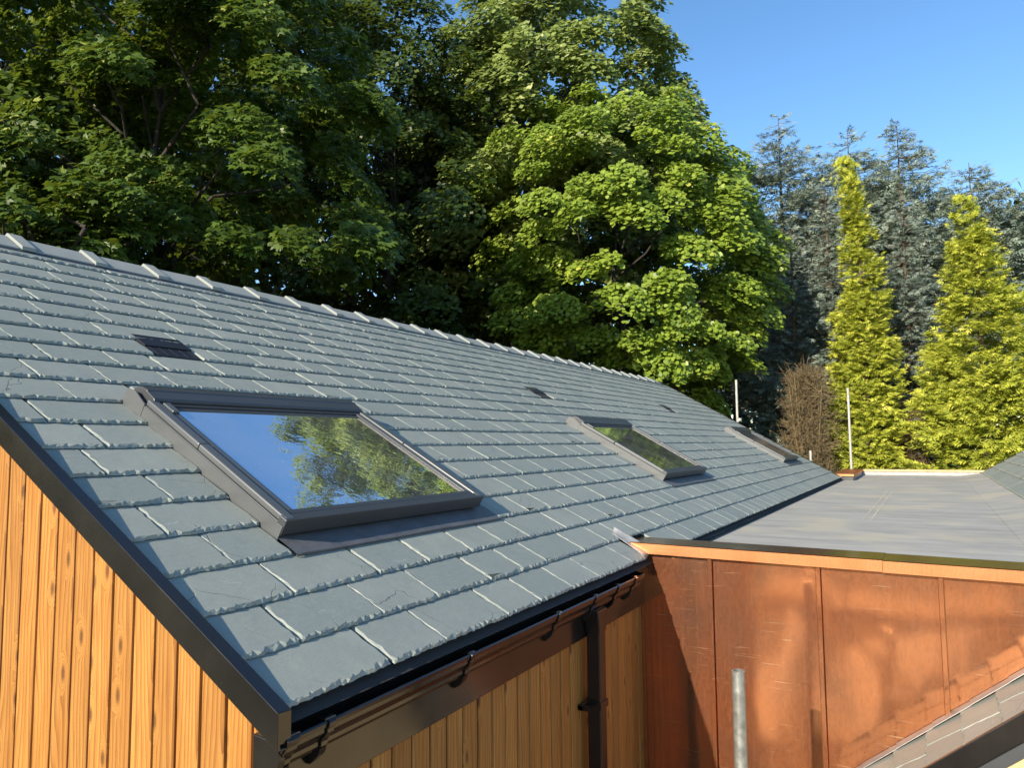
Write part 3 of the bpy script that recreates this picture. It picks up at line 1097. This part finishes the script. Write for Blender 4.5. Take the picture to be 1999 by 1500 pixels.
# ------------------------------------------------------------------ scaffold poles
def pole(x, y, ztop, rad, label, lean=(0, 0), mat_='galv'):
    e = MB()
    b0 = (x + lean[0], y + lean[1], -2.7)
    e.tube(b0, (x, y, ztop), rad, 20, cap=False)
    e.tube(b0, (x, y, ztop - .002), rad * .86, 20, cap=False)
    o = e.build('scaffold_pole', M[mat_], None, smooth=False)
    me = o.data
    me.polygons.foreach_set('use_smooth', [True] * len(me.polygons))
    n = 20
    rim = MB()
    for i in range(n):
        t0, t1 = 2 * math.pi * i / n, 2 * math.pi * (i + 1) / n
        rim.face([(x + rad * math.cos(t0), y + rad * math.sin(t0), ztop), (x + rad * math.cos(t1), y + rad * math.sin(t1), ztop),
                  (x + rad * .84 * math.cos(t1), y + rad * .84 * math.sin(t1), ztop), (x + rad * .84 * math.cos(t0), y + rad * .84 * math.sin(t0), ztop)])
    rim.build('rim', M[mat_], o)
    return tag(o, label, 'scaffold pole', 'upright scaffold poles')


pole(1.787, -.747, -.26, .027, 'nearest galvanised scaffold pole standing in front of the copper wall', (.02, .01))
pole(16.0, 2.353, 2.14, .027, 'far scaffold pole rising behind the slate roof in front of the sycamore', (0, 0), 'galvd')
pole(17.3, .107, 1.93, .027, 'tall far scaffold pole in front of the left golden cypress', (0, 0), 'galvd')
pole(16.0, .803, .50, .027, 'short scaffold pole just showing over the far verge of the slate roof', (0, 0), 'galvd')

# scaffold the picture is taken from: mirrored in the copper and glass only
sca = empty('scaffold', (-2.0, -1.6, -2.7), 'scaffold platform of planks on tube legs facing the copper wall', 'scaffold')
for k in range(5):
    b = MB(); y = -2.6 + .0; x = -2.3 + .235 * k
    b.box(x, x + .225, -3.2, .2, -1.02, -.98); b.build('plank', M['plank'], sca, bevel=.004)
for (x, y, zt) in ((-1.08, -2.2, -.7), (-1.08, -.4, -.7), (-2.4, -2.2, .3), (-2.4, -.4, .3)):
    b = MB(); b.tube((x, y, -2.7), (x, y, zt), .027, 14); b.build('leg', M['galv'], sca)
for x in (-1.11, -2.37):
    b = MB(); b.tube((x, -3.3, -1.05), (x, .3, -1.05), .027, 12); b.build('ledger', M['galv'], sca)
b = MB(); b.tube((-3.15, -.95, -2.7), (-3.15, -.95, -1.75), .06, 12); b.tube((-3.15, -.95, -1.75), (-3.15, -.95, -1.6), .11, 12); b.build('unseen_post', M['greydark'], sca)  # unseen knobbed post, added to mirror as a dark streak in the copper
b = MB(); b.tube((-1.14, -2.2, -2.5), (-1.14, -.4, -1.1), .027, 12); b.build('brace', M['galv'], sca)

# ------------------------------------------------------------------ trees
LEAF5 = np.array([(0, 0, 0), (.46, .08, -.04), (.58, .56, -.07), (.22, .50, .03), (0, 1.0, -.06), (-.22, .50, .03), (-.58, .56, -.07), (-.46, .08, -.04)])
LEAF5P = [(0, 1, 2, 3), (0, 3, 4, 5), (0, 5, 6, 7)]
LEAF1 = np.array([(0, 0, 0), (.50, .42, -.05), (0, 1.0, -.04), (-.50, .42, -.05)])
LEAF1P = [(0, 1, 2, 3)]
LEAF3 = np.array([(0, 0, 0), (.42, .12, -.04), (.50, .52, -.05), (0, 1.0, -.05), (-.50, .52, -.05), (-.42, .12, -.04)])
LEAF3P = [(0, 1, 2, 3), (0, 3, 4, 5)]


SUNV = np.array(SUN)


def unit(a): return a / np.maximum(np.linalg.norm(a, axis=-1, keepdims=True), 1e-9)


def leaves(pos, tip, nrm, size, tpl):
    tip = unit(tip); side = unit(np.cross(tip, nrm)); nn = np.cross(side, tip)
    t = tpl
    return (pos[:, None, :] + size[:, None, None] * (t[None, :, 0:1] * side[:, None, :] + t[None, :, 1:2] * tip[:, None, :] + t[None, :, 2:3] * nn[:, None, :]))


def sycamore(name, base, cz, rad, rz, nclump, cr, nleaf, lsize, mat_, label, seed, group=None, tpl=0, hollow=.62, low=-1.0, droop=.55, gap=.22):
    g = np.random.default_rng(seed)
    t = empty(name, base, label, 'tree', group)
    c = np.array([base[0], base[1], cz])
    i = np.arange(nclump) + .5
    zz = 1 - 2 * i / nclump
    ph = i * 2.399963 + g.uniform(0, 6)
    d = np.stack([np.sqrt(1 - zz ** 2) * np.cos(ph), np.sqrt(1 - zz ** 2) * np.sin(ph), zz], 1)
    d = unit(d + g.normal(0, .10, d.shape))
    d = d[d[:, 2] > low]
    n = len(d)
    bumps = unit(g.normal(size=(9, 3))); amp = g.uniform(.05, .20, 9)
    lob = sum(a * np.clip(d @ b, 0, 1) ** 4 for a, b in zip(amp, bumps))
    rr = (hollow + (1 - hollow) * g.random(n) ** .45) * (.88 + lob)
    ctr = c + d * np.stack([rad * rr, rad * rr, rz * rr], 1)
    kk = unit(g.normal(size=(7, 3)) * np.array([1, 1, 1.3])) * (2 * np.pi / g.uniform(1.6, 3.4, 7))[:, None]
    hol = np.cos(ctr @ kk.T + g.uniform(0, 6.28, 7)).sum(1)
    keep = hol > np.quantile(hol, gap)
    ctr, d, n = ctr[keep], d[keep], int(keep.sum())
    crs = cr * g.uniform(.6, 1.35, n)
    # leaves on flattened, drooping domes, layered like shingles
    idx = g.choice(n, size=nleaf, p=(crs ** 2) / (crs ** 2).sum())
    out = unit(d * np.array([1, 1, .3])); ax = unit(out * .45 + np.array([0, 0, .9]) + g.normal(0, .12, d.shape))
    e1 = unit(np.cross(ax, g.normal(size=d.shape))); e2 = np.cross(ax, e1)
    th = g.uniform(0, 2 * np.pi, nleaf); q = np.sqrt(g.random(nleaf))
    el = (e1[idx] * np.cos(th)[:, None] + e2[idx] * np.sin(th)[:, None])
    rad_ = crs[idx] * q
    lay = g.integers(0, 2, nleaf) * .28
    pos = ctr[idx] + el * rad_[:, None] * (1 - .25 * lay[:, None]) + ax[idx] * (crs[idx] * (.30 - droop * q ** 2 - lay * 1.1))[:, None] + g.normal(0, .035, (nleaf, 3))
    nrm = unit(ax[idx] * .8 + el * (q * .8)[:, None] + out[idx] * .45 + SUNV * .55 + g.normal(0, .38, (nleaf, 3)))
    tipd = unit(el * .8 + out[idx] * .4 + np.array([0, 0, -.55]) + g.normal(0, .35, (nleaf, 3)))
    sz = lsize * g.uniform(.6, 1.25, nleaf)
    V = leaves(pos, tipd, nrm, sz, (LEAF3, LEAF5, LEAF1)[tpl])
    rnd = np.clip(g.random(nleaf) * .8 + (g.random(n) * .25)[idx], 0, 1)
    me = fast_mesh('crown', V, None, (LEAF3P, LEAF5P, LEAF1P)[tpl], mat_, rnd)
    o = link('crown', me, t); tag(o, kind='stuff')
    # trunk and limbs
    b = MB()
    bz = base[2]
    top = Vector((base[0], base[1], cz + rz * .35)); p0 = Vector(base)
    R0 = .035 * rad + .10
    pts = [p0]
    for k in range(1, 6):
        q_ = p0.lerp(top, k / 5); pts.append(q_ + Vector((g.normal(0, .12), g.normal(0, .12), 0)))
    for k in range(5):
        b.tube(pts[k], pts[k + 1], R0 * (1 - .19 * k), 10, R0 * (1 - .19 * (k + 1)), cap=False)
    for k in g.choice(n, size=min(n, 26), replace=False):
        e = Vector(ctr[k]); tt = min(max((e.z - bz) / (top.z - bz) - .22, .18), .92)
        s = p0.lerp(top, tt); j = Vector(g.normal(0, .22, 3))
        m0 = s.lerp(e, .33) + Vector((0, 0, .05)) + j; m = s.lerp(e, .66) + Vector((0, 0, .28)) - j * .7
        b.tube(s, m0, .045, 6, .032, cap=False); b.tube(m0, m, .032, 5, .020, cap=False); b.tube(m, e, .020, 4, .006, cap=False)
    b.build('trunk', M['bark'], t, smooth=True)
    return t


def finger_frond(nf, spread, wid):
    """a feathery spray: a spine with nf side fingers each side; local x side, y tip, z normal"""
    V, P = [], []
    def q(p, d, l, w):
        d = np.array(d) / np.linalg.norm(d); s = np.array((d[1], -d[0], 0)); p = np.array(p); k = len(V)
        V.extend([p, p + d * l * .45 + s * w * .5 + np.array((0, 0, -.02)), p + d * l + np.array((0, 0, -.10)), p + d * l * .45 - s * w * .5 + np.array((0, 0, -.02))])
        P.append(tuple(range(k, k + 4)))
    q((0, .25, 0), (0, 1, 0), .75, wid * 1.1)
    for i in range(nf):
        y = .08 + .62 * i / nf
        l = .52 * (1 - .45 * i / nf)
        for sg in (-1, 1):
            q((0, y, 0), (sg * spread, 1, 0), l, wid)
    return np.array(V), P


def conifer(name, base, ztop, rmax, mat_, label, seed, n, flen, group=None, kind='gold', zlow=None, prof=None):
    g = np.random.default_rng(seed)
    t = empty(name, base, label, 'tree', group)
    z0 = base[2] if zlow is None else zlow
    H = ztop - z0
    if prof is None: prof = lambda q: np.clip((1 - q) * 1.9, 0, 1) ** .75 * (.72 + .28 * np.clip(q * 4, 0, 1))
    q = g.random(n * 3); keep = g.random(n * 3) < (prof(q) * .9 + .1); q = q[keep][:n]; n = len(q)
    az = g.uniform(0, 2 * np.pi, n)
    if kind == 'spruce':                       # separate boughs, drooping with upturned ends
        nb = int(H * 44)
        qb = g.random(nb * 4); qb = qb[g.random(nb * 4) < prof(qb) * .8 + .12][:nb]; nb = len(qb)
        ba = np.where(g.random(nb) < .8, np.pi + g.uniform(-1.9, 1.9, nb), g.uniform(0, 2 * np.pi, nb))
        lb = rmax * prof(qb) * g.uniform(.55, 1.25, nb) + .12
        k = g.choice(nb, size=n, p=lb / lb.sum())
        q = qb[k]; f = g.random(n) ** .7
        az = ba[k] + g.normal(0, .05, n)
        rr = lb[k] * f
        zz = z0 + q * H + rr * (-.32 + .30 * f * f) + .12 * q
        o = np.stack([np.cos(ba[k]), np.sin(ba[k]), np.zeros(n)], 1)
        s_ = np.stack([-o[:, 1], o[:, 0], np.zeros(n)], 1)
        pos = np.stack([base[0] + rr * o[:, 0], base[1] + rr * o[:, 1], zz], 1) + g.normal(0, .05, (n, 3)) + s_ * (g.normal(0, .16, n) * (1 - f * .6) * np.minimum(lb[k], 1))[:, None]
        tip = o * .9 + s_ * g.normal(0, .55, n)[:, None] + np.array([0, 0, 1]) * g.normal(.05, .33, n)[:, None]
        nrm = np.array([0, 0, .8]) + o * .4 + SUNV * .6 + g.normal(0, .5, (n, 3))
        sz = flen * g.uniform(.5, 1.2, n) * (1 - .5 * q)
        tpl, P = finger_frond(2, .8, .11)
    else:
        nb = max(90, n // 60)
        qb = g.random(nb * 4); qb = qb[g.random(nb * 4) < prof(qb) + .1][:nb]; nb = len(qb)
        ba = g.uniform(0, 2 * np.pi, nb); lbu = 1 + .20 * np.sin(ba * 2 + 5 * qb + seed) + .10 * np.sin(ba * 3 - 11 * qb)
        rb = rmax * prof(qb) * lbu * g.uniform(.55, 1.2, nb)
        k = g.integers(0, nb, n)
        q = qb[k]
        spread = .30 * (1 - .5 * q)
        az = ba[k]
        o = np.stack([np.cos(az), np.sin(az), np.zeros(n)], 1)
        s_ = np.stack([-np.sin(az), np.cos(az), np.zeros(n)], 1)
        du = g.normal(0, 1, n) * spread; dr = -np.abs(g.normal(0, 1, n)) * spread * 1.1
        lean = np.clip(q - .80, 0, 1) * 1.6
        pos = np.stack([base[0] + (rb[k] + dr) * o[:, 0] - .5 * lean, base[1] + (rb[k] + dr) * o[:, 1] + lean * .9, z0 + q * H], 1) + s_ * du[:, None]
        pos[:, 2] += -.40 * du ** 2 / spread + .30 * dr + g.normal(0, .035, n)
        tip = o * .75 + s_ * g.normal(0, .55, n)[:, None] + np.array([0, 0, 1]) * (g.normal(.12, .25, n) + np.clip(q - .88, 0, 1) * 10)[:, None]
        nrm = np.array([0, 0, .8]) + o * .5 + SUNV * .6 + g.normal(0, .38, (n, 3))
        sz = flen * g.uniform(.55, 1.25, n) * (1 - .35 * q)
        tpl, P = finger_frond(2, .8, .12)
    V = leaves(pos, tip, unit(nrm), sz, tpl)
    me = fast_mesh('crown', V, None, P, mat_, g.random(n))
    ob = link('crown', me, t); tag(ob, kind='stuff')
    b = MB()
    b.tube(base, (base[0], base[1], ztop - .1), .13 + .03 * rmax, 8, .012, cap=False)
    if kind == 'spruce':
        for k in range(nb):
            z = z0 + qb[k] * H + .12 * qb[k]; l = lb[k]
            m = (base[0] + .6 * l * math.cos(ba[k]), base[1] + .6 * l * math.sin(ba[k]), z - .13 * l)
            b.tube((base[0], base[1], z), m, .016, 4, .010, cap=False)
            b.tube(m, (base[0] + l * math.cos(ba[k]), base[1] + l * math.sin(ba[k]), z - .02 * l), .010, 4, .005, cap=False)
    b.build('trunk', M['barkc'], t)
    return t


GB = -2.7
SG = 'broadleaf trees behind the slate roof'
sycamore('sycamore_tree', (6.9, 10.6, GB), 5.6, 4.3, 6.0, 330, .54, 76000, .125, M['leafShadeA'],
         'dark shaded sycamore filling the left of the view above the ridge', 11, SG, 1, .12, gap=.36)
sycamore('sycamore_tree', (2.2, 12.9, GB), 2.8, 3.8, 3.7, 110, .6, 26000, .13, M['leafShadeA'],
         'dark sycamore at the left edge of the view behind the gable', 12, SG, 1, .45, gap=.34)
sycamore('sycamore_tree', (5.6, 17.0, GB), 8.2, 4.6, 8.0, 160, .8, 34000, .17, M['leafShadeA'],
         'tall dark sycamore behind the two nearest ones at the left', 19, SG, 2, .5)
sycamore('sycamore_sapling', (7.0, 8.8, GB), 2.0, 1.7, 1.5, 46, .34, 5200, .125, M['leafShadeA'],
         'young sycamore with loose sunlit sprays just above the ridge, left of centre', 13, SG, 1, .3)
sycamore('sycamore_sapling', (4.2, 9.0, GB), 3.0, 1.6, 1.6, 42, .34, 4800, .125, M['leafShadeA'],
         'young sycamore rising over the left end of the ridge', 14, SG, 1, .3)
sycamore('sycamore_tree', (20.8, 7.0, GB), 6.3, 5.0, 5.8, 420, .62, 112000, .125, M['leafSunB'],
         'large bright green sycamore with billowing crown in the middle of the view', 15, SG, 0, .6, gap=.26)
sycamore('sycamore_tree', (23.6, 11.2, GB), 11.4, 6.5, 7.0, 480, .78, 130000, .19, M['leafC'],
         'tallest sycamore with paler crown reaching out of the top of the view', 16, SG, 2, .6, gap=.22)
sycamore('sycamore_tree', (17.5, 13.6, GB), 8.6, 4.8, 8.2, 220, .8, 52000, .155, M['leafShadeE'],
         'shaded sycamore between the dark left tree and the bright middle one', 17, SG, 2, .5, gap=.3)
sycamore('sycamore_tree', (13.0, 15.5, GB), 8.0, 4.4, 8.2, 160, .85, 34000, .17, M['leafShadeE'],
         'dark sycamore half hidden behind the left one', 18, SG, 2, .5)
sycamore('sycamore_tree', (-5.0, 13.2, GB), 3.8, 3.6, 4.2, 100, .75, 16000, .19, M['leafShadeA'],
         'sycamore outside the frame to the left of the gable', 71, SG, 2, .5, gap=.3)

cg = 'golden cypresses beyond the flat roof'
conifer('golden_cypress', (23.4, .12, GB), 9.5, .80, M['gold'], 'slim golden cypress with a bent tip, left of the two', 21, 24000, .29, cg)
conifer('golden_cypress', (22.4, -2.85, GB), 7.7, 1.35, M['gold'], 'broad golden cypress at the right above the slate wing', 22, 36000, .30, cg)
sg = 'blue spruces beyond the flat roof'
for i, (x, y, zt, rm, lab, mt) in enumerate([
        (31.5, 3.6, 14.9, 3.3, 'broad dark spruce behind the slim golden cypress, leftmost of the spruces', 'spruced'),
        (33.0, 1.0, 14.4, 2.8, 'tall spruce with bare spiky leader above the slim cypress', 'spruced'),
        (33.5, -.9, 14.3, 2.9, 'tall spruce with spiky leader right of the slim golden cypress', 'spruced'),
        (33.0, -3.4, 12.0, 2.9, 'spruce with thin leader behind the broad golden cypress', 'spruced'),
        (32.5, -5.2, 10.4, 2.7, 'spruce at the right edge of the view', 'spruced'),
        (25.6, -1.05, 9.3, 1.15, 'slim blue spruce standing between the two golden cypresses', 'spruce'),
        (25.0, 2.35, 8.2, 1.5, 'blue spruce in shade beside the bright sycamore', 'spruce'),
        (26.0, 1.3, 9.6, 1.3, 'slim blue spruce just left of the slim golden cypress', 'spruce')]):
    conifer('spruce_tree', (x, y, GB), zt, rm, M[mt], lab, 40 + i, 22000 if i < 5 else 11000, .62 if i < 5 else .40, sg, 'spruce', prof=(lambda q: np.clip(2.3 * (1 - q), 0, 1) ** .9) if i < 5 else None, zlow=2.6 if i < 5 else None)

# dead brown bush
def dead_bush(base, h, rad, label, seed, n=3600):
    g = np.random.default_rng(seed)
    t = empty('dead_bush', base, label, 'bush', 'dead bushes under the conifers')
    b = MB()
    for k in range(5):
        a = g.uniform(0, 6.28); p = Vector(base)
        q = Vector((base[0] + rad * .35 * math.cos(a), base[1] + rad * .35 * math.sin(a), base[2] + h * g.uniform(.75, 1)))
        b.tube(p, q, .05, 6, .01, cap=False)
    b.build('stem', M['twig'], t)
    b = MB()
    for k in range(n):
        a = g.uniform(0, 6.28); z = g.random() ** .8; r1 = rad * g.uniform(.0, .9) * (1.05 - .7 * z) * (.8 + .3 * math.sin(3 * a + 7 * z))
        p = Vector((base[0] + r1 * math.cos(a), base[1] + r1 * math.sin(a), base[2] + z * h))
        q = p + Vector((math.cos(a) * .16 + g.normal(0, .14), math.sin(a) * .16 + g.normal(0, .14), g.normal(.12, .22)))
        b.tube(p, q, .009, 3, .003, cap=False)
        for e in range(2):
            m = p.lerp(q, g.uniform(.3, .9))
            b.tube(m, m + Vector((g.normal(0, .11), g.normal(0, .11), g.normal(.02, .10))), .006, 3, .002, cap=False)
    tag(b.build('twigs', M['twig'], t), kind='stuff')


dead_bush((21.9, 1.65, GB), 5.4, 1.6, 'dead brown conifer bush under the dark spruces left of the slim cypress', 61)
dead_bush((24.4, -1.0, GB), 4.4, .8, 'dead brown twigs at the foot of the slim blue spruce', 62)

# far wood that closes the gaps
def woodland():
    g = np.random.default_rng(90)
    n = 110000
    a = g.uniform(R(-25), R(100), n)
    dist = np.where(a > R(27), g.uniform(25, 33, n), g.uniform(38, 46, n))
    x = -1.5 + dist * np.cos(a); y = -1.5 + dist * np.sin(a)
    top = np.where(a > R(27), np.where(a > R(40), 21.0, 16.0) + 1.5 * np.sin(a * 17), np.where(a > R(12), 16.0, 11.0 + np.sin(a * 40)))
    z = GB + (top - GB) * g.random(n) ** 1.15
    pos = np.stack([x, y, z], 1)
    tip = g.normal(size=(n, 3)); nrm = np.array([-1, -.5, .8]) + g.normal(0, .6, (n, 3))
    V = leaves(pos, tip, unit(nrm), g.uniform(.22, .46, n), LEAF1)
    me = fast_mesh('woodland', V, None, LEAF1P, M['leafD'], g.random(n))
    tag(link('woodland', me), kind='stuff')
woodland()
